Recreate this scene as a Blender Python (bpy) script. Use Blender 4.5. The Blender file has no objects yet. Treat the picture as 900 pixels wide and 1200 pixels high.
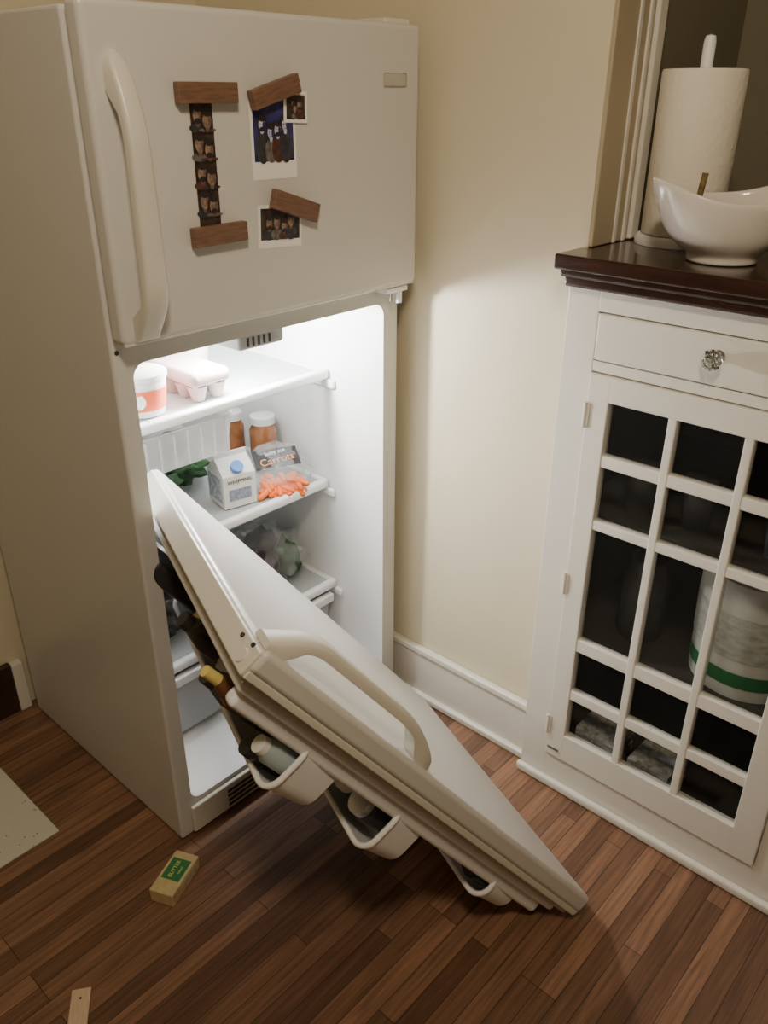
import bpy, bmesh, math, random
from mathutils import Vector, Matrix, Euler, noise
random.seed(7)
S=bpy.context.scene
# ------------------------------------------------------------------ helpers
def link(o):
    S.collection.objects.link(o); return o
def empty(name,loc=(0,0,0),mat=None):
    e=bpy.data.objects.new(name,None); e.empty_display_size=.05; link(e)
    if mat is not None: e.matrix_world=mat
    else: e.location=loc
    return e
def mat(name,col,rough=.5,metal=0,var=0,vscale=8,bump=0,bscale=200,trans=0,alpha=1,stretch=(1,1,1),coat=0):
    m=bpy.data.materials.new(name); m.use_nodes=True
    nt=m.node_tree; b=nt.nodes['Principled BSDF']; L=nt.links.new
    c=(col[0],col[1],col[2],1)
    b.inputs['Base Color'].default_value=c
    b.inputs['Roughness'].default_value=rough; b.inputs['Metallic'].default_value=metal
    b.inputs['Coat Weight'].default_value=coat
    tc=nt.nodes.new('ShaderNodeTexCoord'); mp=nt.nodes.new('ShaderNodeMapping'); mp.inputs['Scale'].default_value=stretch
    L(tc.outputs['Object'],mp.inputs['Vector'])
    if var>0:
        n=nt.nodes.new('ShaderNodeTexNoise'); n.inputs['Scale'].default_value=vscale; n.inputs['Detail'].default_value=5
        L(mp.outputs['Vector'],n.inputs['Vector'])
        r=nt.nodes.new('ShaderNodeValToRGB'); r.color_ramp.elements[0].position=.3; r.color_ramp.elements[1].position=.7
        r.color_ramp.elements[0].color=tuple(max(0,x*(1-var)) for x in col)+(1,)
        r.color_ramp.elements[1].color=tuple(min(1,x*(1+var)) for x in col)+(1,)
        L(n.outputs['Fac'],r.inputs['Fac']); L(r.outputs['Color'],b.inputs['Base Color'])
    if bump>0:
        n2=nt.nodes.new('ShaderNodeTexNoise'); n2.inputs['Scale'].default_value=bscale; n2.inputs['Detail'].default_value=2
        L(mp.outputs['Vector'],n2.inputs['Vector'])
        bp=nt.nodes.new('ShaderNodeBump'); bp.inputs['Strength'].default_value=bump; bp.inputs['Distance'].default_value=.002
        L(n2.outputs['Fac'],bp.inputs['Height']); L(bp.outputs['Normal'],b.inputs['Normal'])
    if trans>0:  # thin see-through plastic / glass: part transparent
        out=nt.nodes['Material Output']; tr=nt.nodes.new('ShaderNodeBsdfTransparent'); mx=nt.nodes.new('ShaderNodeMixShader')
        tr.inputs['Color'].default_value=(.96,.97,.97,1)
        mx.inputs['Fac'].default_value=trans
        L(b.outputs['BSDF'],mx.inputs[1]); L(tr.outputs['BSDF'],mx.inputs[2]); L(mx.outputs['Shader'],out.inputs['Surface'])
    return m
def mesh(name,verts,faces,m,parent=None,smooth=False,loc=(0,0,0),rot=(0,0,0)):
    me=bpy.data.meshes.new(name); me.from_pydata([tuple(v) for v in verts],[],faces); me.update()
    bm=bmesh.new(); bm.from_mesh(me); bmesh.ops.recalc_face_normals(bm,faces=bm.faces); bm.to_mesh(me); bm.free()
    o=bpy.data.objects.new(name,me); link(o); me.materials.append(m)
    o.location=loc; o.rotation_euler=rot
    if smooth:
        for p in me.polygons: p.use_smooth=True
    if parent: o.parent=parent
    return o
def do_bevel(o,bev,seg=3):
    bm=bmesh.new(); bm.from_mesh(o.data)
    bmesh.ops.bevel(bm,geom=list(bm.edges),offset=bev,segments=seg,profile=.5,affect='EDGES')
    for f in bm.faces: f.smooth=True
    bm.to_mesh(o.data); bm.free()
    w=o.modifiers.new('wn','WEIGHTED_NORMAL'); w.keep_sharp=False; w.weight=100
def box(name,x0,x1,y0,y1,z0,z1,m,parent=None,bev=0,seg=3,rot=None):
    cx,cy,cz=(x0+x1)/2,(y0+y1)/2,(z0+z1)/2
    co=[(a-cx,b-cy,c-cz) for a in(x0,x1) for b in(y0,y1) for c in(z0,z1)]; loc=(cx,cy,cz)
    fs=[(0,1,3,2),(4,6,7,5),(0,4,5,1),(2,3,7,6),(0,2,6,4),(1,5,7,3)]
    o=mesh(name,co,fs,m,parent,loc=loc,rot=rot or (0,0,0))
    if bev>0: do_bevel(o,bev,seg)
    return o
def prism(name,pts,z0,z1,m,parent=None,bev=0):
    n=len(pts); vs=[(x,y,z0) for x,y in pts]+[(x,y,z1) for x,y in pts]
    fs=[(i,(i+1)%n,n+(i+1)%n,n+i) for i in range(n)]+[tuple(range(n-1,-1,-1)),tuple(range(n,2*n))]
    o=mesh(name,vs,fs,m,parent)
    if bev>0: do_bevel(o,bev,4)
    return o
def lathe(name,prof,m,parent=None,loc=(0,0,0),rot=(0,0,0),n=40,smooth=True,close=True):
    vs=[];fs=[]
    for (r,z) in prof:
        for i in range(n):
            a=2*math.pi*i/n; vs.append((r*math.cos(a),r*math.sin(a),z))
    for k in range(len(prof)-1):
        for i in range(n):
            j=(i+1)%n; fs.append((k*n+i,k*n+j,(k+1)*n+j,(k+1)*n+i))
    if close:
        if prof[0][0]>1e-5: fs.append(tuple(range(n-1,-1,-1)))
        if prof[-1][0]>1e-5: fs.append(tuple((len(prof)-1)*n+i for i in range(n)))
    o=mesh(name,vs,fs,m,parent,smooth,loc,rot)
    bm=bmesh.new(); bm.from_mesh(o.data); bmesh.ops.remove_doubles(bm,verts=bm.verts,dist=1e-6)
    bm.to_mesh(o.data); bm.free()
    md=o.modifiers.new('es','EDGE_SPLIT'); md.split_angle=math.radians(40)
    return o
def tube(name,pts,r,m,parent=None,cyc=False):
    cu=bpy.data.curves.new(name,'CURVE'); cu.dimensions='3D'; cu.bevel_depth=r; cu.bevel_resolution=3; cu.use_fill_caps=True
    sp=cu.splines.new('POLY'); sp.points.add(len(pts)-1)
    for p,q in zip(sp.points,pts): p.co=(*q,1)
    sp.use_cyclic_u=cyc
    o=bpy.data.objects.new(name,cu); link(o); cu.materials.append(m)
    if parent:o.parent=parent
    return o
def text(name,s,size,m,parent,loc,rot,ext=.0003):
    cu=bpy.data.curves.new(name,'FONT'); cu.body=s; cu.size=size; cu.extrude=ext; cu.align_x='CENTER'; cu.align_y='CENTER'
    o=bpy.data.objects.new(name,cu); link(o); cu.materials.append(m); o.parent=parent; o.location=loc; o.rotation_euler=rot
    return o
def blob(name,c,sz,m,parent,amp=.3,freq=12,sub=4,seed=0,rot=(0,0,0)):
    bm=bmesh.new(); bmesh.ops.create_icosphere(bm,subdivisions=sub,radius=1)
    for v in bm.verts:
        k=1+amp*noise.noise(Vector(v.co)*2.2+Vector((seed*3.1,seed,0)))+amp*.5*noise.noise(Vector(v.co)*6+Vector((seed,0,seed)))
        v.co=Vector((v.co.x*sz[0]*k,v.co.y*sz[1]*k,v.co.z*sz[2]*k))
    me=bpy.data.meshes.new(name); bm.to_mesh(me); bm.free(); me.materials.append(m)
    for p in me.polygons:p.use_smooth=True
    o=bpy.data.objects.new(name,me); link(o); o.location=c; o.rotation_euler=rot; o.parent=parent
    return o
def boolean_cut(o,cut):
    md=o.modifiers.new('b','BOOLEAN'); md.operation='DIFFERENCE'; md.object=cut; md.solver='EXACT'
    dg=bpy.context.evaluated_depsgraph_get(); me=bpy.data.meshes.new_from_object(o.evaluated_get(dg))
    o.modifiers.clear(); o.data=me; bpy.data.objects.remove(cut)
# ------------------------------------------------------------------ materials
ENAMEL=mat('fridge_enamel',(.61,.60,.57),.32,bump=.14,bscale=350)
LINER=mat('fridge_liner',(.87,.88,.89),.35)
TRIMP=mat('almond_plastic',(.66,.64,.56),.35)
GASK=mat('gasket',(.52,.50,.45),.6)
DARK=mat('dark_plastic',(.03,.03,.03),.5)
WALL=mat('cream_paint',(.68,.61,.445),.55,var=.02,vscale=3,bump=.12,bscale=60)
WALLD=mat('niche_painted_shade',(.19,.17,.115),.7,var=.04)  # shade of the unlit recess is put into this dark olive colour
JAMB=mat('jamb_shaded_cream',(.42,.355,.24),.5)  # cream darkened in the colour itself, for a face turned from the light
CEIL=mat('ceiling_paint',(.70,.67,.60),.8,var=.02)
WPAINT=mat('white_gloss_paint',(.71,.68,.61),.3,bump=.15,bscale=35,var=.02,vscale=5)
WOODD=mat('dark_stained_wood',(.028,.009,.006),.22,var=.5,vscale=6,stretch=(12,1,12),coat=.4)
BRNB=mat('brown_baseboard',(.035,.018,.012),.4,var=.3,vscale=10)
WALNUT=mat('walnut',(.17,.09,.055),.5,var=.3,vscale=30,stretch=(1,1,9))
PHW=mat('photo_paper',(.86,.85,.82),.3)
PHB=mat('photo_blue',(.035,.035,.14),.25,var=.7,vscale=25)
PHK=mat('photo_dark',(.045,.030,.022),.25,var=.7,vscale=60)
SKIN=mat('photo_skin',(.25,.17,.125),.4,var=.5,vscale=120)
SKIN2=mat('photo_skin_blue',(.45,.46,.66),.4,var=.4,vscale=120)
METAL=mat('metal',(.6,.6,.58),.3,metal=1)
PAPER=mat('paper_towel',(.78,.73,.62),.9,bump=.9,bscale=90)
CERAM=mat('ceramic',(.74,.70,.64),.12,coat=.5)
CLEAR=mat('clear_plastic',(.8,.82,.84),.12,trans=.62)
CLEARB=mat('bag_film',(.75,.78,.8),.15,trans=.78,bump=1,bscale=40)
GLASSP=mat('window_glass',(.03,.03,.03),.04,trans=.88)
SHGL=mat('shelf_glass',(.70,.74,.76),.15,trans=.45)
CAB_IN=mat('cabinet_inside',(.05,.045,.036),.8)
ORANGE=mat('carrot',(.85,.17,.02),.5,var=.15,vscale=40)
GREEN=mat('leaf_green',(.03,.10,.03),.6,var=.5,vscale=30)
PURP=mat('dark_produce',(.06,.03,.05),.35,var=.5,vscale=20)
PINK=mat('deli_meat',(.45,.22,.16),.5,var=.4,vscale=25)
GLBL=mat('green_label',(.03,.20,.07),.4)
WLAB=mat('white_label',(.75,.75,.72),.45,var=.05,vscale=60)
RED=mat('red_print',(.75,.13,.04),.45)
BLUE=mat('blue_cap',(.10,.25,.60),.35)
BROWNJ=mat('brown_jar',(.30,.12,.05),.15,var=.35,vscale=30,coat=.5)
CARTON=mat('egg_carton_pulp',(.40,.33,.31),.9,bump=.4,bscale=150)
GOLD=mat('gold_foil',(.66,.54,.30),.35,metal=.3,var=.12,vscale=60,bump=.5,bscale=90)
YEL=mat('yellow_cap',(.75,.64,.20),.4)
KETCH=mat('sauce_bottle',(.16,.07,.035),.2)
PALEB=mat('pale_blue_bottle',(.45,.55,.58),.2,trans=.2)
SMOKE=mat('smoky_glass',(.05,.05,.05),.1,trans=.3)
PALEW=mat('pale_wood',(.62,.48,.33),.6,var=.12,vscale=40,stretch=(8,1,1))
BOARD=mat('white_laminate',(.62,.62,.56),.3)
STEM=mat('fruit_stem',(.16,.11,.035),.6,var=.6,vscale=80)
GREYP=mat('grey_plastic',(.40,.41,.42),.4)
CRYS=bpy.data.materials.new('knob_crystal'); CRYS.use_nodes=True
b=CRYS.node_tree.nodes['Principled BSDF']; b.inputs['Base Color'].default_value=(.92,.94,.93,1); b.inputs['Roughness'].default_value=.03; b.inputs['Transmission Weight'].default_value=1; b.inputs['IOR'].default_value=1.55
nt=BOARD.node_tree; b=nt.nodes['Principled BSDF']; vo=nt.nodes.new('ShaderNodeTexNoise'); vo.inputs['Scale'].default_value=70; vo.inputs['Detail'].default_value=4
rp=nt.nodes.new('ShaderNodeValToRGB'); rp.color_ramp.elements[0].position=.66; rp.color_ramp.elements[0].color=(.60,.60,.52,1); rp.color_ramp.elements[1].position=.70; rp.color_ramp.elements[1].color=(.12,.10,.07,1)
tc=nt.nodes.new('ShaderNodeTexCoord'); nt.links.new(tc.outputs['Object'],vo.inputs['Vector']); nt.links.new(vo.outputs['Fac'],rp.inputs['Fac']); nt.links.new(rp.outputs['Color'],b.inputs['Base Color'])
# floor: strip oak, boards run along X
FLOOR=bpy.data.materials.new('oak_strip_floor'); FLOOR.use_nodes=True
nt=FLOOR.node_tree; b=nt.nodes['Principled BSDF']; L=nt.links.new
tc=nt.nodes.new('ShaderNodeTexCoord'); br=nt.nodes.new('ShaderNodeTexBrick')
br.inputs['Scale'].default_value=1; br.inputs['Brick Width'].default_value=.66; br.inputs['Row Height'].default_value=.040; br.inputs['Mortar Size'].default_value=.0009
br.inputs['Mortar Smooth'].default_value=.3; br.offset=.37; br.offset_frequency=3; br.squash=1.3; br.squash_frequency=5
br.inputs['Color1'].default_value=(.110,.054,.031,1); br.inputs['Color2'].default_value=(.280,.150,.088,1); br.inputs['Mortar'].default_value=(.022,.010,.006,1)
L(tc.outputs['Object'],br.inputs['Vector'])
mp=nt.nodes.new('ShaderNodeMapping'); mp.inputs['Scale'].default_value=(3,60,1); L(tc.outputs['Object'],mp.inputs['Vector'])
no=nt.nodes.new('ShaderNodeTexNoise'); no.inputs['Scale'].default_value=2; no.inputs['Detail'].default_value=6; no.inputs['Distortion'].default_value=.6; L(mp.outputs['Vector'],no.inputs['Vector'])
mr=nt.nodes.new('ShaderNodeMapRange'); mr.inputs['From Min'].default_value=.3; mr.inputs['From Max'].default_value=.7; mr.inputs['To Min'].default_value=.6; mr.inputs['To Max'].default_value=1.3
L(no.outputs['Fac'],mr.inputs['Value'])
mx=nt.nodes.new('ShaderNodeMix'); mx.data_type='RGBA'; mx.blend_type='MULTIPLY'; mx.inputs['Factor'].default_value=1
L(br.outputs['Color'],mx.inputs['A']); L(mr.outputs['Result'],mx.inputs['B']); L(mx.outputs['Result'],b.inputs['Base Color'])
b.inputs['Roughness'].default_value=.38
bu=nt.nodes.new('ShaderNodeBump'); bu.inputs['Strength'].default_value=.35; bu.inputs['Distance'].default_value=.001; bu.invert=True
L(br.outputs['Fac'],bu.inputs['Height']); L(bu.outputs['Normal'],b.inputs['Normal'])
# ------------------------------------------------------------------ room shell
XL,XW,YF,YB,ZC=-2.3,.79,-3.0,.74,2.6
box('floor',XL-.1,1.6,YF-.1,YB+.1,-.05,0,FLOOR)
box('ceiling',XL-.1,1.6,YF-.1,YB+.1,ZC,ZC+.05,CEIL)
box('wall_back',XL,1.6,YB,YB+.1,0,ZC,WALL)
box('wall_left',XL-.1,XL,YF,YB,0,ZC,WALL)
box('wall_front',XL,1.6,YF-.1,YF,0,ZC,WALL)
box('wall_right',XW,XW+.10,-.447,YB,0,ZC,WALL)
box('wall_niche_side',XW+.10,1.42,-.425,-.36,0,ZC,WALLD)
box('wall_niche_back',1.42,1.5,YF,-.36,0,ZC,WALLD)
cas=empty('trim_1')
box('jamb_face',XW+.001,.935,-.455,-.425,1.3005,ZC,JAMB,cas,.003)
box('jamb_bead',.868,.880,-.458,-.452,1.3005,ZC,WPAINT,cas,.002)
box('jamb_step',.905,.918,-.459,-.452,1.3005,ZC,WPAINT,cas,.003)
box('jamb_edge',.930,.965,-.463,-.425,1.3005,ZC,WPAINT,cas,.006)
bs=empty('baseboard_right')
box('board',XW-.016,XW,-.445,YB,0,.155,WPAINT,bs,.002)
box('cap',XW-.022,XW,-.445,YB,.150,.172,WPAINT,bs,.006)
box('shoe',XW-.03,XW-.012,-.445,YB,0,.022,WPAINT,bs,.006)
bb=empty('baseboard_back')
box('board',XL,-.035,YB-.02,YB,0,.16,BRNB,bb,.004)
box('plinth',-.036,-.004,YB-.024,YB,0,.155,WPAINT,bb,.003)
# ------------------------------------------------------------------ refrigerator
W=.742; fr=empty('refrigerator')
body=box('cabinet_body',0,W,0,.693,.004,1.68,ENAMEL,fr,.006)
cut=box('cut',.038,.692,-.2,.60,.10,1.14,LINER)
bm=bmesh.new(); bm.from_mesh(cut.data)
ed=[e for e in bm.edges if abs((e.verts[0].co-e.verts[1].co).normalized().y)>.9]
bmesh.ops.bevel(bm,geom=ed,offset=.028,segments=6,profile=.5,affect='EDGES'); bm.to_mesh(cut.data); bm.free()
body.modifiers.clear(); boolean_cut(body,cut)
body.data.materials.clear(); body.data.materials.append(ENAMEL); body.data.materials.append(LINER)
off=body.location
for p in body.data.polygons:
    c=p.center+off
    p.use_smooth=False
    if .02<c.x<.71 and .09<c.z<1.15 and .003<c.y<.61: p.material_index=1
box('kick_grille',.03,.72,-.012,.0,.012,.088,TRIMP,fr,.004)
for i in range(4):
    box('grille_slot',.13,.62,-.0135,-.011,.022+i*.014,.030+i*.014,DARK,fr)
H0,H1=1.187,1.6875
box('freezer_door_panel',0,.748,-.049,-.008,H0,H1,ENAMEL,fr,.011,5)
box('freezer_gasket',.012,.736,-.009,.001,H0+.012,H1-.012,GASK,fr)
box('freezer_door_cap',.004,.744,-.045,-.010,H0-.003,H0+.01,TRIMP,fr,.003)
box('nameplate',.636,.703,-.0505,-.048,1.577,1.602,mat('nameplate',(.50,.48,.42),.35,metal=.1),fr,.003)
box('hinge_cover',.66,.735,-.03,.05,1.681,1.697,TRIMP,fr,.004)
box('middle_hinge_plate',.665,.735,-.035,.0,1.168,1.180,LINER,fr,.002)
lathe('hinge_pin',[(.007,0),(.007,.028),(.004,.034)],LINER,fr,(.715,-.026,1.142),n=16)
lathe('hinge_pin_b',[(.005,0),(.005,.02)],METAL,fr,(.690,-.026,1.150),n=16)
lathe('screw_left',[(.005,0),(.004,.003)],DARK,fr,(.012,.002,1.166),rot=(math.pi/2,0,0),n=16)
def handle(name,parent,M):
    # local: X across, Y along (0 = anchored end at the door edge), Z out of the door
    vs=[];n=36;Lh=.43;fs=[];prof=[]
    for k in range(n+1):
        t=k/n
        a=min(1,t/.22); bq=min(1,(1-t)/.34)
        ho=.010+.046*math.sin(a*math.pi/2)**1.1*math.sin(bq*math.pi/2)**.8
        th=.019
        hi=-.002
        if .06<t<.92: hi=max(-.002,ho-th-.03*max(0,(t-.80)/.12)-.03*max(0,(.14-t)/.08))
        w=.0165+.006*(1-t)
        if t>.93: w*=math.sqrt(max(.15,1-((t-.93)/.075)**2))
        prof.append((t*Lh,ho,hi,w))
    for (y,ho,hi,w) in prof:
        e=min(.007,(ho-hi)*.45)
        vs+= [(-w,y,hi),(-w,y,ho-e),(-w+e*.35,y,ho-e*.35),(-w+e,y,ho),(w-e,y,ho),(w-e*.35,y,ho-e*.35),(w,y,ho-e),(w,y,hi)]
    for k in range(n):
        for i in range(8):
            j=(i+1)%8; fs.append((k*8+i,k*8+j,(k+1)*8+j,(k+1)*8+i))
    fs.append(tuple(range(8))); fs.append(tuple(n*8+i for i in range(7,-1,-1)))
    o=mesh(name,vs,fs,TRIMP,parent,True); o.matrix_local=M
    md=o.modifiers.new('es','EDGE_SPLIT'); md.split_angle=math.radians(55)
    return o
handle('freezer_handle',fr,Matrix(((1,0,0,.044),(0,0,-1,-.048),(0,1,0,1.193),(0,0,0,1))))
def shelf(z,y0,name):
    box(name+'_glass',.05,.68,y0+.02,.58,z-.008,z-.002,SHGL,fr)
    box(name+'_front_rim',.042,.688,y0,y0+.022,z-.022,z+.004,LINER,fr,.008)
    box(name+'_rail_l',.040,.055,y0+.01,.59,z-.02,z+.002,LINER,fr,.003)
    box(name+'_rail_r',.672,.690,y0+.01,.59,z-.02,z+.002,LINER,fr,.003)
    box(name+'_ledge',.680,.6925,y0-.02,.59,z-.045,z-.022,LINER,fr,.006)
shelf(.945,.18,'upper_shelf'); shelf(.640,.19,'middle_shelf'); shelf(.335,.17,'crisper_lid')
def tray(name,x0,x1,y0,y1,z0,z1,m,parent,rad=.02,taper=.0,thick=.003,rim=None):
    pts=[]
    for cx,cy,a0 in((x1-rad,y1-rad,0),(x0+rad,y1-rad,90),(x0+rad,y0+rad,180),(x1-rad,y0+rad,270)):
        for k in range(7):
            a=math.radians(a0+k*15); pts.append((cx+rad*math.cos(a),cy+rad*math.sin(a)))
    n=len(pts); mx_,my=(x0+x1)/2,(y0+y1)/2
    vs=[(mx_+(x-mx_)*(1-taper),my+(y-my)*(1-taper),z0) for x,y in pts]+[(x,y,z1) for x,y in pts]
    fs=[(i,(i+1)%n,n+(i+1)%n,n+i) for i in range(n)]+[tuple(range(n-1,-1,-1))]
    o=mesh(name,vs,fs,m,parent,True); md=o.modifiers.new('s','SOLIDIFY'); md.thickness=thick; md.offset=0
    es=o.modifiers.new('es','EDGE_SPLIT'); es.split_angle=math.radians(40)
    r=tube(name+'_rim',[(x,y,z1) for x,y in pts],thick*1.1,rim or m,parent,True)
    return o,r
tray('deli_drawer',.07,.40,.20,.52,.815,.905,CLEAR,fr,.02,.06)
for i in range(9):
    box('drawer_rib',.085+i*.036,.089+i*.036,.196,.200,.82,.90,CLEAR,fr)
tray('crisper_left',.055,.36,.18,.55,.12,.30,CLEAR,fr,.02,.05)
tray('crisper_right',.375,.675,.18,.55,.12,.30,CLEAR,fr,.02,.05)
box('crisper_handle_l',.06,.355,.165,.185,.275,.302,LINER,fr,.005)
box('crisper_handle_r',.38,.67,.165,.185,.275,.302,LINER,fr,.005)
box('thermostat_housing',.29,.41,.02,.14,1.105,1.139,GREYP,fr,.008)
for i in range(5): box('thermostat_mark',.31+i*.014,.315+i*.014,.0185,.0205,1.112,1.130,DARK,fr)
box('light_cover',.25,.50,.17,.24,1.115,1.138,LINER,fr,.006)
# ------------------------------------------------------------------ fallen refrigerator door
u=Vector((.564,-.252,-.787)); u.normalize(); v=Vector((-.375,-.927,.028)); v=(v-u*v.dot(u)).normalized(); n=v.cross(u)
T2=Vector((.149,.153,.865))
M=Matrix(((v.x,u.x,n.x,T2.x),(v.y,u.y,n.y,T2.y),(v.z,u.z,n.z,T2.z),(0,0,0,1)))
dr=empty('refrigerator_door',mat=M); LD=1.056; WD=.748
box('outer_panel',0,WD,0,LD,-.040,0,ENAMEL,dr,.011,5)
box('top_cap',.006,WD-.006,-.004,.02,-.052,-.008,TRIMP,dr,.004)
box('bottom_cap',.006,WD-.006,LD-.02,LD+.003,-.050,-.008,TRIMP,dr,.004)
box('inner_edge',.004,WD-.004,.004,LD-.004,-.052,-.038,TRIMP,dr,.003)
box('gasket',.014,WD-.014,.014,LD-.018,-.062,-.050,GASK,dr,.005)
box('inner_liner',.030,WD-.030,.032,LD-.032,-.080,-.060,LINER,dr,.008)
box('dike_hinge',.045,.075,.05,LD-.05,-.110,-.08,LINER,dr,.01)
box('dike_handle',WD-.075,WD-.045,.05,LD-.05,-.110,-.08,LINER,dr,.01)
handle('door_handle',dr,Matrix(((1,0,0,WD-.032),(0,1,0,.0),(0,0,1,-.001),(0,0,0,1))))
for nm,q,nn,r in(('hinge_plug',.715,-.034,.012),('screw_hole',.682,-.018,.004),('screw_hole',.718,-.012,.004)):
    lathe(nm,[(r,0),(r*.9,.003)],TRIMP if r>.01 else DARK,dr,(q,-.0035,nn),rot=(math.pi/2,0,0),n=20)
for i,(s0,s1,nd) in enumerate(((.225,.32,-.190),(.485,.575,-.190),(.83,.93,-.150))):
    e=empty('door_bin_%d'%i); e.parent=dr     # each bin opens toward the top of the door
    e.matrix_local=Matrix(((1,0,0,0),(0,0,-1,s1),(0,1,0,0),(0,0,0,1)))
    tray('bin',.055,WD-.045,nd,-.080,0,s1-s0,LINER,e,.035,.04,.005)
def bottle(nm,prof,m,q,s,nn,capm=None,caph=None,capr=None):
    e=empty(nm,mat=M@Matrix.Translation((q,s,nn))@Matrix.Rotation(math.pi/2,4,'X'))
    lathe('bottle',prof,m,e,n=28)
    if capm:
        top=prof[-1][1]; lathe('cap',[(capr,0),(capr*.95,caph),(0,caph+.001)],capm,e,(0,0,top-.002),n=24)
    return e
bottle('sauce_bottle',[(.0,0),(.024,0),(.026,.07),(.024,.15),(.026,.20),(.010,.240)],KETCH,.612,.310,-.112,YEL,.032,.010)
bottle('dressing_bottle',[(.0,0),(.022,0),(.022,.115),(.014,.130)],PALEB,.668,.310,-.140,WLAB,.012,.016)
bottle('spice_jar',[(.0,0),(.016,0),(.016,.105)],SMOKE,.626,.310,-.168,DARK,.018,.017)
bottle('condiment_jar',[(.0,0),(.028,0),(.028,.16),(.016,.20)],SMOKE,.545,.310,-.135,DARK,.02,.017)
bottle('condiment_jar',[(.0,0),(.028,0),(.028,.11)],WLAB,.485,.310,-.135,DARK,.02,.029)
bottle('condiment_jar',[(.0,0),(.030,0),(.032,.10)],BROWNJ,.420,.310,-.135,GREYP,.02,.029)
bottle('condiment_jar',[(.0,0),(.030,0),(.030,.14),(.015,.19)],SMOKE,.350,.310,-.135,DARK,.02,.016)
bottle('condiment_jar',[(.0,0),(.028,0),(.028,.12)],DARK,.275,.310,-.135,YEL,.02,.026)
bottle('pickle_jar',[(.0,0),(.030,0),(.030,.09),(.024,.10)],SMOKE,.640,.566,-.135,METAL,.015,.026)
bottle('pickle_jar',[(.0,0),(.030,0),(.030,.08),(.024,.09)],GREEN,.565,.566,-.135,WLAB,.015,.028)
bottle('pickle_jar',[(.0,0),(.030,0),(.030,.10),(.024,.11)],BROWNJ,.49,.566,-.135,DARK,.015,.028)
bottle('squat_jar',[(.0,0),(.024,0),(.026,.10)],SMOKE,.645,.922,-.112,DARK,.015,.022)
e=empty('snack_package',mat=M@Matrix.Translation((.13,.31,-.135))@Matrix.Rotation(math.pi/2,4,'X'))
box('pouch',-.055,.055,-.022,.022,0,.24,DARK,e,.012,4); box('patch',-.03,.04,-.0235,-.021,.15,.20,YEL,e,.001); box('patch_b',-.03,.035,-.0235,-.021,.08,.12,WLAB,e,.001)
# ------------------------------------------------------------------ food in the fridge
yo=empty('yogurt_tub'); yo.location=(.203,.262,.9455)
lathe('tub',[(0,0),(.048,0),(.057,.080)],WLAB,yo); lathe('band',[(.0505,.014),(.0565,.060)],RED,yo,close=False); lathe('lid',[(.060,.080),(.060,.090),(.054,.093),(0,.093)],WLAB,yo)
lathe('spot',[(.0,0),(.016,0),(.016,.001)],WLAB,yo,(-.034,-.0435,.038),rot=(math.pi/2-.08,0,math.radians(-38)),n=20)
ec=empty('egg_carton'); ec.location=(.355,.35,.9455)
for i in range(2):
    for j in range(6):
        lathe('cup',[(0,0),(.014,0),(.024,.035)],CARTON,ec,((i-.5)*.05,(j-2.5)*.046,.0),n=14)
box('lid',-.053,.053,-.142,.142,.034,.068,CARTON,ec,.014,4)
bx=empty('food_box'); bx.location=(.22,.43,.946)
box('box',-.055,.055,-.05,.05,0,.085,WLAB,bx,.002); box('print',-.045,.045,-.052,-.050,.03,.06,RED,bx)
for i in range(3): box('print_top',-.045,.03,-.035+i*.025,-.022+i*.025,.085,.0856,RED,bx)
tb=empty('food_tub'); tb.location=(.50,.50,.9455); lathe('tub',[(0,0),(.045,0),(.052,.07)],WLAB,tb); lathe('lid',[(.055,.07),(.055,.08),(0,.082)],GREYP,tb)
mc=empty('milk_carton'); mc.location=(.437,.282,.6405); mc.rotation_euler=(0,0,math.radians(-12))
box('body',-.045,.045,-.045,.045,0,.088,WLAB,mc,.003)
mesh('gable',[(-.044,-.044,.088),(.044,-.044,.088),(.044,.044,.088),(-.044,.044,.088),(-.044,-.004,.122),(.044,-.004,.122),(.044,.004,.122),(-.044,.004,.122)],[(0,1,5,4),(2,3,7,6),(4,5,6,7),(1,2,6,5),(3,0,4,7)],WLAB,mc)
box('top_fin',-.044,.044,-.002,.002,.122,.135,WLAB,mc)
lathe('cap',[(.016,0),(.016,.014),(0,.0145)],BLUE,mc,(0,-.03,.098),rot=(math.radians(40),0,0),n=20)
box('label_band',-.03,.03,-.0465,-.045,.02,.05,mat('grey_print',(.25,.28,.35),.5,var=.4,vscale=120),mc)
text('label','WHIPPING',.014,DARK,mc,(0,-.046,.07),(math.pi/2,0,0))
box('side_panel',-.0465,-.045,-.035,.035,.015,.08,mat('print_b',(.40,.43,.47),.5,var=.5,vscale=90),mc)
cb=empty('carrot_bag'); cb.location=(.590,.270,.672); cb.rotation_euler=(math.radians(30),0,math.radians(-25))
for i in range(46):
    l=random.uniform(.03,.045)
    lathe('carrot',[(0,0),(.006,.002),(.0085,.01),(.0075,l-.006),(.004,l)],ORANGE,cb,(random.uniform(-.070,.035),random.uniform(-.065,-.01),random.uniform(-.002,.022)),rot=(math.pi/2+random.uniform(-.4,.4),0,random.uniform(-1.3,1.3)),n=10)
blob('film',(-.005,.005,.010),(.082,.085,.028),CLEARB,cb,.25,seed=3)
box('label',-.07,.05,-.005,.055,.030,.033,DARK,cb,.001)
text('label_text','Carrots',.030,mat('orange_print',(.9,.35,.15),.5),cb,(-.01,.016,.0345),(0,0,math.radians(8)))
text('label_text','baby cut',.017,WLAB,cb,(-.01,.042,.0345),(0,0,math.radians(8)))
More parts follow.
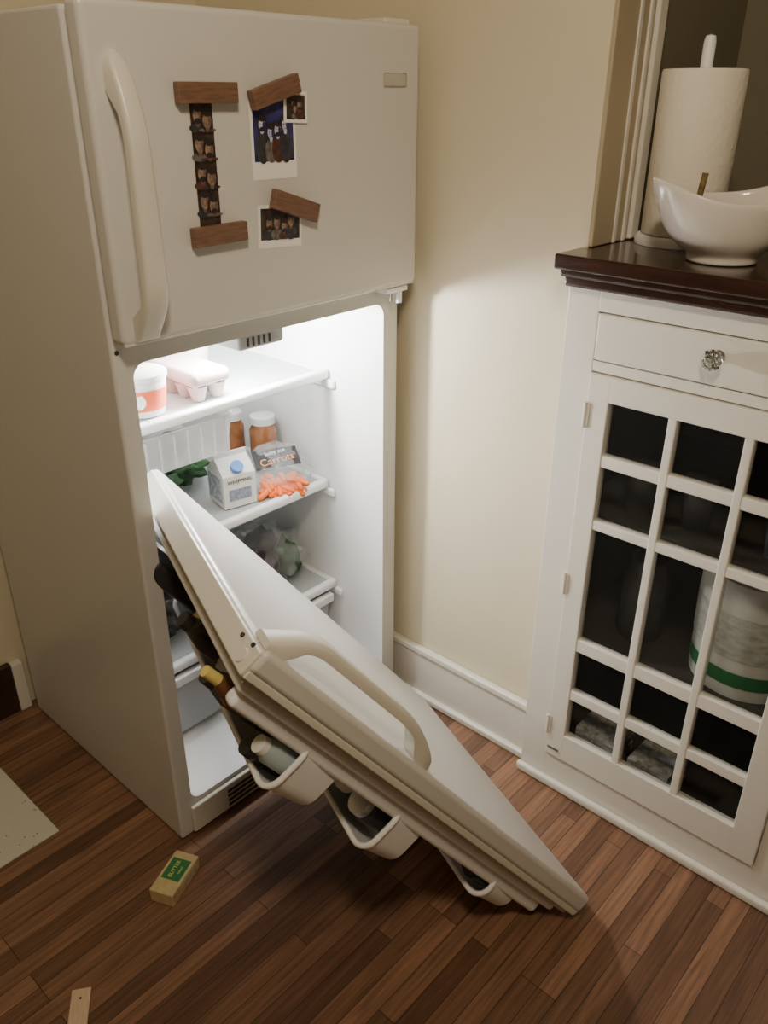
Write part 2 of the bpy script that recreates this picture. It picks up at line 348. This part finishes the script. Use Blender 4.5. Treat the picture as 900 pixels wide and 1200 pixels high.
for k,(x,y) in enumerate(((.630,.385),(.590,.475))):
    jr=empty('food_jar'); jr.location=(x,y,.6405)
    lathe('glass',[(0,0),(.034,0),(.037,.01),(.037,.11),(.030,.125),(.030,.13)],BROWNJ,jr); lathe('lid',[(.034,.13),(.034,.15),(.031,.152),(0,.152)],WLAB,jr)
gb=empty('salad_greens'); gb.location=(.37,.44,.685)
for i in range(9): blob('leaf_clump',(random.uniform(-.10,.09),random.uniform(-.07,.06),random.uniform(-.02,.035)),(.05,.045,.028),GREEN,gb,.7,seed=i,sub=3)
dm=empty('deli_packs'); dm.location=(.23,.36,.828)
blob('pack',(-.06,-.05,.012),(.06,.07,.018),PINK,dm,.2,seed=31,sub=3); blob('pack_b',(.07,.02,.012),(.06,.07,.02),WLAB,dm,.2,seed=32,sub=3); blob('pack_c',(.05,-.08,.02),(.04,.04,.02),GREEN,dm,.2,seed=33,sub=3)
pb=empty('produce_bag'); pb.location=(.555,.33,.385)
blob('film',(0,0,.035),(.10,.10,.075),CLEARB,pb,.5,seed=9)
blob('produce',(-.035,-.04,.01),(.055,.04,.055),PURP,pb,.2,seed=2,sub=3); blob('produce_b',(.05,-.04,.01),(.035,.045,.055),GREEN,pb,.5,seed=4,sub=3); blob('produce_c',(.02,.04,.02),(.06,.04,.06),PURP,pb,.3,seed=5,sub=3)
pb2=empty('dark_grocery_bag'); pb2.location=(.19,.36,.385); blob('bag',(0,0,0.01),(.11,.11,.055),DARK,pb2,.4,seed=12)
pb3=empty('root_vegetables'); pb3.location=(.20,.33,.165)
for i in range(8): blob('vegetable',(random.uniform(-.09,.09),-.08+random.uniform(-.02,.08),random.uniform(0,.07)),(.045,.04,.035),[PURP,GREEN,BROWNJ][i%3],pb3,.3,seed=40+i,sub=3)
pb4=empty('lettuce_bag'); pb4.location=(.52,.33,.18)
for i in range(4): blob('leaf_clump',(random.uniform(-.08,.08),-.08+random.uniform(-.02,.06),random.uniform(0,.04)),(.05,.045,.035),GREEN,pb4,.5,seed=50+i,sub=3)
# ------------------------------------------------------------------ magnets and photos on freezer door
YD=-.049
def magnet(x,z,l,w,ang):
    return box('wooden_bar_magnet',x-l/2,x+l/2,YD-.0185,YD-.0032,z-w/2,z+w/2,WALNUT,None,.0015,2,rot=(0,math.radians(-ang),0))
magnet(.203,1.566,.117,.031,0); magnet(.206,1.3475,.113,.032,1); magnet(.347,1.568,.110,.031,15); magnet(.383,1.379,.112,.034,-18)
def disc(name,x,z,rx,rz,y,m,parent):
    nn=18; vs=[(x+rx*math.cos(2*math.pi*i/nn),y,z+rz*math.sin(2*math.pi*i/nn)) for i in range(nn)]
    return mesh(name,vs,[tuple(range(nn))],m,parent)
HAIR=mat('photo_hair',(.02,.012,.01),.5)
SKIND=mat('photo_skin_shade',(.14,.085,.06),.5)
SHIRTS=[mat('photo_shirt_a',(.03,.03,.04),.5,var=.5,vscale=100),mat('photo_shirt_b',(.13,.115,.105),.5,var=.5,vscale=100),mat('photo_shirt_c',(.08,.025,.02),.5,var=.5,vscale=100)]
def person(par,x,z,r,zb,skin,k,y=0):
    """a printed head-and-shoulders figure, flat in the photo"""
    if zb is not None: 
        disc('shirt',x,zb+(z-r*.9-zb)*.45,r*1.4,max(.002,(z-r*.9-zb)*.55),y-.0001,SHIRTS[k%3],par)
    disc('hair',x,z+r*(.1 if k%2 else .25),r*1.02,r*(1.5 if k%2 else 1.2),y-.0002,HAIR,par)
    disc('neck',x,z-r*1.0,r*.35,r*.4,y-.00025,SKIND if skin is SKIN else skin,par)
    disc('face',x,z,r*.70,r*.95,y-.0003,skin,par)
    disc('cheek_shade',x+r*.42,z-r*.1,r*.24,r*.66,y-.00035,SKIND if skin is SKIN else PHB,par)
    disc('fringe',x+r*.1,z+r*.80,r*.62,r*.34,y-.0004,HAIR,par)
    if k%2==0: disc('beard',x,z-r*.66,r*.52,r*.36,y-.0004,HAIR,par)
    else: disc('mouth',x,z-r*.5,r*.2,r*.06,y-.0004,SKIND,par)
    for s_ in(-1,1): disc('eye',x+s_*r*.27-r*.05,z+r*.14,r*.13,r*.08,y-.00045,SKIND if skin is SKIN else PHB,par)
ps=empty('photo_booth_strip')
box('strip',.174,.218,YD-.0010,YD-.0002,1.36,1.552,PHK,ps)
for k in range(4):
    zc=1.530-k*.044
    for i,(dx,dz) in enumerate(((-.009,.003),(.009,-.005))):
        person(ps,.196+dx,zc+dz,.0125,zc-.021,SKIN,i+k,YD-.0012-i*.0006)
    box('frame_line',.175,.217,YD-.0030,YD-.001,zc-.0235,zc-.0222,HAIR,ps)
def photo(name,x0,x1,z0,z1,bot,m,people,skin,ang=0,seed=0):
    random.seed(seed)
    cx,cz=(x0+x1)/2,(z0+z1)/2; p=empty(name,(cx,YD,cz)); p.rotation_euler=(0,math.radians(-ang),0)
    hx,hz=(x1-x0)/2,(z1-z0)/2
    box('paper',-hx,hx,-.0008,-.0002,-hz,hz,PHW,p)
    box('image',-hx+.006,hx-.006,-.0011,-.0006,-hz+bot,hz-.006,m,p)
    for i in range(people):
        r=.0105*min(1,(2*hx)/.1+.15)
        x=-hx+.018+(2*hx-.036)*(i+.5)/people+random.uniform(-.002,.002); zz=-hz+bot+(2*hz-bot)*random.uniform(.36,.56)
        person(p,x,zz,r,-hz+bot+.001,skin,i,-.0012-i*.00035)
    return p
photo('instant_photo',.296,.400,1.427,1.569,.030,PHB,4,SKIN2,0,1)
photo('small_photo',.372,.428,1.518,1.569,.006,PHK,3,SKIN,-2,2).location.y=YD-.0028
photo('instant_photo',.300,.406,1.308,1.383,.014,PHK,4,SKIN,-3,3)
random.seed(11)
# ------------------------------------------------------------------ built-in cabinet
XC=.741; yc=-.443; ye=-1.075
cab=empty('built_in_cabinet')
box('left_stile',XC,XC+.03,-.513,yc,0,1.235,WPAINT,cab,.003)
box('left_side',XC+.01,1.40,-.460,yc-.002,0,1.235,WPAINT,cab)
box('right_stile',XC,XC+.03,ye-.03,-1.030,0,1.235,WPAINT,cab,.003)
box('top_rail',XC,XC+.03,-1.032,-.511,1.195,1.235,WPAINT,cab,.002)
box('mid_rail',XC+.001,XC+.03,-1.032,-.511,1.078,1.100,WPAINT,cab,.002)
box('bottom_rail',XC,XC+.03,-1.032,-.511,0,.093,WPAINT,cab,.002)
box('drawer_front',XC-.004,XC+.03,-1.028,-.515,1.102,1.193,WPAINT,cab,.004)
box('shoe',XC-.018,XC,-1.10,yc+.004,0,.026,WPAINT,cab,.008)
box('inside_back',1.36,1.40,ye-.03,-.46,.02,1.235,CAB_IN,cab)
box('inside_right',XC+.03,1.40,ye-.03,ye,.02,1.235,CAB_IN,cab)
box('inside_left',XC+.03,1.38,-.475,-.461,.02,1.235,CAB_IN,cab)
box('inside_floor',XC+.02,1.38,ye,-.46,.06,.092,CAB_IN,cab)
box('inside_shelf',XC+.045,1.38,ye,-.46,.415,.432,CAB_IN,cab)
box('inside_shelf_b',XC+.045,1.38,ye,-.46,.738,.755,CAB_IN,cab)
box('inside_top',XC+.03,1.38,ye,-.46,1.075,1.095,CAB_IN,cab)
X0,X1=XC-.006,XC+.018
zrow=[(.912,1.023),(.764,.885),(.458,.741),(.311,.424),(.174,.284)]
box('door_stile_l',X0,X1,-.560,-.513,.095,1.076,WPAINT,cab,.003)
box('door_stile_r',X0,X1,-1.029,-.972,.095,1.076,WPAINT,cab,.003)
box('door_rail_t',X0,X1,-.975,-.557,1.023,1.076,WPAINT,cab,.003)
box('door_rail_b',X0,X1,-.975,-.557,.095,.174,WPAINT,cab,.003)
for a,b_ in((-.702,-.684),(-.846,-.828)): box('muntin_v',X0+.001,X1-.002,a,b_,.17,1.03,WPAINT,cab,.003)
for i in range(4): box('muntin_h',X0+.002,X1-.002,-.975,-.557,zrow[i+1][1],zrow[i][0],WPAINT,cab,.003)
box('pane_glass',X0+.012,X0+.014,-.975,-.557,.17,1.03,GLASSP,cab)
for z in(.989,.591,.189):
    box('hinge_leaf',XC-.009,XC-.004,-.522,-.505,z-.024,z+.024,WPAINT,cab,.001)
    lathe('hinge_barrel',[(.004,-.027),(.004,.027)],WPAINT,cab,(XC-.009,-.513,z),n=12)
box('door_catch',XC-.009,XC-.005,-.548,-.520,.118,.124,METAL,cab)
lathe('knob_plate',[(0,0),(.013,0),(.010,.004),(0,.004)],METAL,cab,(XC-.004,-.754,1.155),rot=(0,-math.pi/2,0),n=20)
lathe('crystal_knob',[(0,.003),(.009,.003),(.008,.010),(.014,.016),(.0195,.025),(.0195,.029),(.012,.038),(.0,.039)],CRYS,cab,(XC-.004,-.754,1.155),rot=(0,-math.pi/2,0),n=8,smooth=False)
lathe('knob_screw',[(0,0),(.005,0),(.004,.003),(0,.0035)],METAL,cab,(XC-.0425,-.754,1.155),rot=(0,-math.pi/2,0),n=16)
prism('counter_slab',[(.690,-1.12),(1.41,-1.12),(1.41,-.448),(.789,-.448),(.789,-.434),(.690,-.434)],1.272,1.300,WOODD,cab,.004)
box('counter_cove',.706,XW-.001,-1.12,-.4385,1.256,1.274,WOODD,cab,.006,4)
box('counter_bead',.722,XW-.001,-1.12,-.4405,1.236,1.258,WOODD,cab,.006,4)
ca2=empty('trim_2'); box('casing',XC-.02,XC+.06,-1.30,-1.106,0,1.232,WPAINT,ca2,.004)
box('wall_niche_filler',XC+.06,1.42,-3.0,-1.12,0,ZC,WALL)
BKT=mat('bucket_plastic',(.76,.76,.70),.4); BLB=mat('bucket_label',(.56,.56,.51),.5,var=.25,vscale=45,stretch=(1,1,2))
pc=empty('storage_bucket'); pc.location=(.915,-.872,.4325); r=.122; h=.26
lathe('bucket',[(0,0),(r*.93,0),(r,h),(r+.005,h),(r+.005,h+.014),(0,h+.016)],BKT,pc,n=56)
lathe('green_band',[(r*.94+.001,.030),(r*.955+.001,.065)],GLBL,pc,close=False,n=56)
lathe('label',[(r*.962+.001,.095),(r*.990+.001,.20)],BLB,pc,close=False,n=56)
NEWS=mat('newsprint',(.40,.39,.36),.8,var=.5,vscale=90)
for k,(x,y,h) in enumerate(((.83,-.62,.10),(.83,-.76,.085))):
    nb=empty('paper_stack'); nb.location=(x,y,.0925)
    for i in range(6): box('sheet',-.06,.06,-.05,.05,i*h/6,(i+.8)*h/6,NEWS,nb,rot=(0,0,random.uniform(-.06,.06)))
DG=mat('dark_glass',(.10,.10,.10),.1,trans=.3)
wg=empty('glass_pitcher'); wg.location=(.90,-.63,.4325); lathe('body',[(0,0),(.05,0),(.055,.02),(.05,.15),(.04,.2)],DG,wg)
for x,y in((.86,-.60),(.88,-.72),(.86,-.90)):
    wg=empty('drinking_glass'); wg.location=(x,y,.7555); lathe('body',[(0,0),(.028,0),(.036,.11)],DG,wg,n=24)
# ------------------------------------------------------------------ on the counter
pt=empty('paper_towel_holder'); pt.location=(.960,-.553,1.3005)
lathe('base',[(0,0),(.086,0),(.086,.012),(.081,.018),(0,.018)],LINER,pt)
lathe('roll',[(.020,.020),(.074,.020),(.076,.024),(.076,.303),(.074,.307),(.020,.307)],PAPER,pt,n=64,close=False)
lathe('pole',[(.011,.018),(.011,.350),(.009,.360),(0,.363)],LINER,pt,n=20)
bo=empty('serving_bowl'); bo.location=(.828,-.694,1.3005); bo.rotation_euler=(0,0,math.radians(-42))
vs=[];fs=[];N=64
prof=[(.058,0,0),(.062,0,0),(.061,.010,0),(.064,.016,0),(.46,.16,1),(.66,.33,1),(.82,.56,1),(.93,.80,1),(1.0,1.0,1)]
for (a,b_,t) in prof:
    for i in range(N):
        th=2*math.pi*i/N; c_=math.cos(th); s_=math.sin(th)
        if t==0: r=a; vs.append((r*c_,r*s_,b_))
        else:
            rx=.064+(.130+.018*abs(c_)**6*b_-.064)*a; ry=.064+(.096-.064)*a
            hz=.016+(.106+.034*abs(c_)**3-.016)*b_
            vs.append((rx*c_,ry*s_,hz))
for k in range(len(prof)-1):
    for i in range(N): j=(i+1)%N; fs.append((k*N+i,k*N+j,(k+1)*N+j,(k+1)*N+i))
fs.append(tuple(range(N-1,-1,-1)))
o=mesh('bowl',vs,fs,CERAM,bo,True); md=o.modifiers.new('s','SOLIDIFY'); md.thickness=.006; md.offset=-1; md=o.modifiers.new('ss','SUBSURF'); md.levels=1; md.render_levels=1
tube('fruit_stem',[(-.055,.0,.05),(-.060,.002,.10),(-.054,.003,.146)],.0055,STEM,bo)
blob('fruit',(-.02,.0,.055),(.05,.035,.03),STEM,bo,.1,sub=3)
# ------------------------------------------------------------------ floor items
bt=empty('butter_block'); bt.location=(-.079,-.086,0); bt.rotation_euler=(0,0,math.radians(24))
box('wrapped_block',-.056,.056,-.029,.029,.0005,.036,GOLD,bt,.003)
box('label',-.020,.036,-.022,.022,.036,.0368,GLBL,bt,.0003); text('label_text','BUTTER',.0125,YEL,bt,(.008,.004,.0369),(0,0,0)); text('label_text','salted',.008,YEL,bt,(.008,-.010,.0369),(0,0,0))
box('label_side',-.02,.04,-.0298,-.029,.008,.030,mat('butter_print',(.5,.42,.28),.5,var=.3,vscale=100),bt)
box('fridge_shelf_panel',-.70,-.181,.238,.62,.0005,.0065,BOARD,None,.002)
rs=empty('wooden_stick'); rs.location=(-.3465,-.155,.0005); rs.rotation_euler=(0,0,math.radians(-36))
box('stick',-.018,.018,-.30,0,0,.004,PALEW,rs,.001); lathe('stick_hole',[(.0025,0),(.0025,.0003)],DARK,rs,(0,-.020,.004),n=12)
# ------------------------------------------------------------------ lights
def area(name,loc,target,size,e,col):
    l=bpy.data.lights.new(name,'AREA'); l.shape='DISK'; l.size=size; l.energy=e; l.color=col
    o=bpy.data.objects.new(name,l); link(o); o.location=loc
    o.rotation_euler=(Vector(target)-Vector(loc)).to_track_quat('-Z','Y').to_euler(); return o
area('ceiling_light',(-.62,-1.25,2.52),(.15,-.35,1.0),.30,22.5,(1,.83,.61))
pl=bpy.data.lights.new('fridge_bulb','POINT'); pl.energy=25; pl.color=(1,.985,.95); pl.shadow_soft_size=.03
o=bpy.data.objects.new('fridge_bulb',pl); link(o); o.location=(.40,.20,1.085)
w=bpy.data.worlds.new('world'); S.world=w; w.use_nodes=True; w.node_tree.nodes['Background'].inputs[0].default_value=(.5,.4,.3,1); w.node_tree.nodes['Background'].inputs[1].default_value=.1
# ------------------------------------------------------------------ camera
cd=bpy.data.cameras.new('camera'); co=bpy.data.objects.new('camera',cd); link(co)
yaw,pit,roll=.8335,-.4687,.004
f=Vector((math.sin(yaw)*math.cos(pit),math.cos(yaw)*math.cos(pit),math.sin(pit)))
r=Vector((math.cos(yaw),-math.sin(yaw),0)); uu=r.cross(f)
r2=r*math.cos(roll)+uu*math.sin(roll); u2=-r*math.sin(roll)+uu*math.cos(roll)
cd.sensor_fit='VERTICAL'; cd.sensor_height=24; cd.lens=24*970.93/1200; cd.clip_start=.02
co.matrix_world=Matrix(((r2.x,u2.x,-f.x,-.7089),(r2.y,u2.y,-f.y,-1.2765),(r2.z,u2.z,-f.z,1.5672),(0,0,0,1)))
S.camera=co
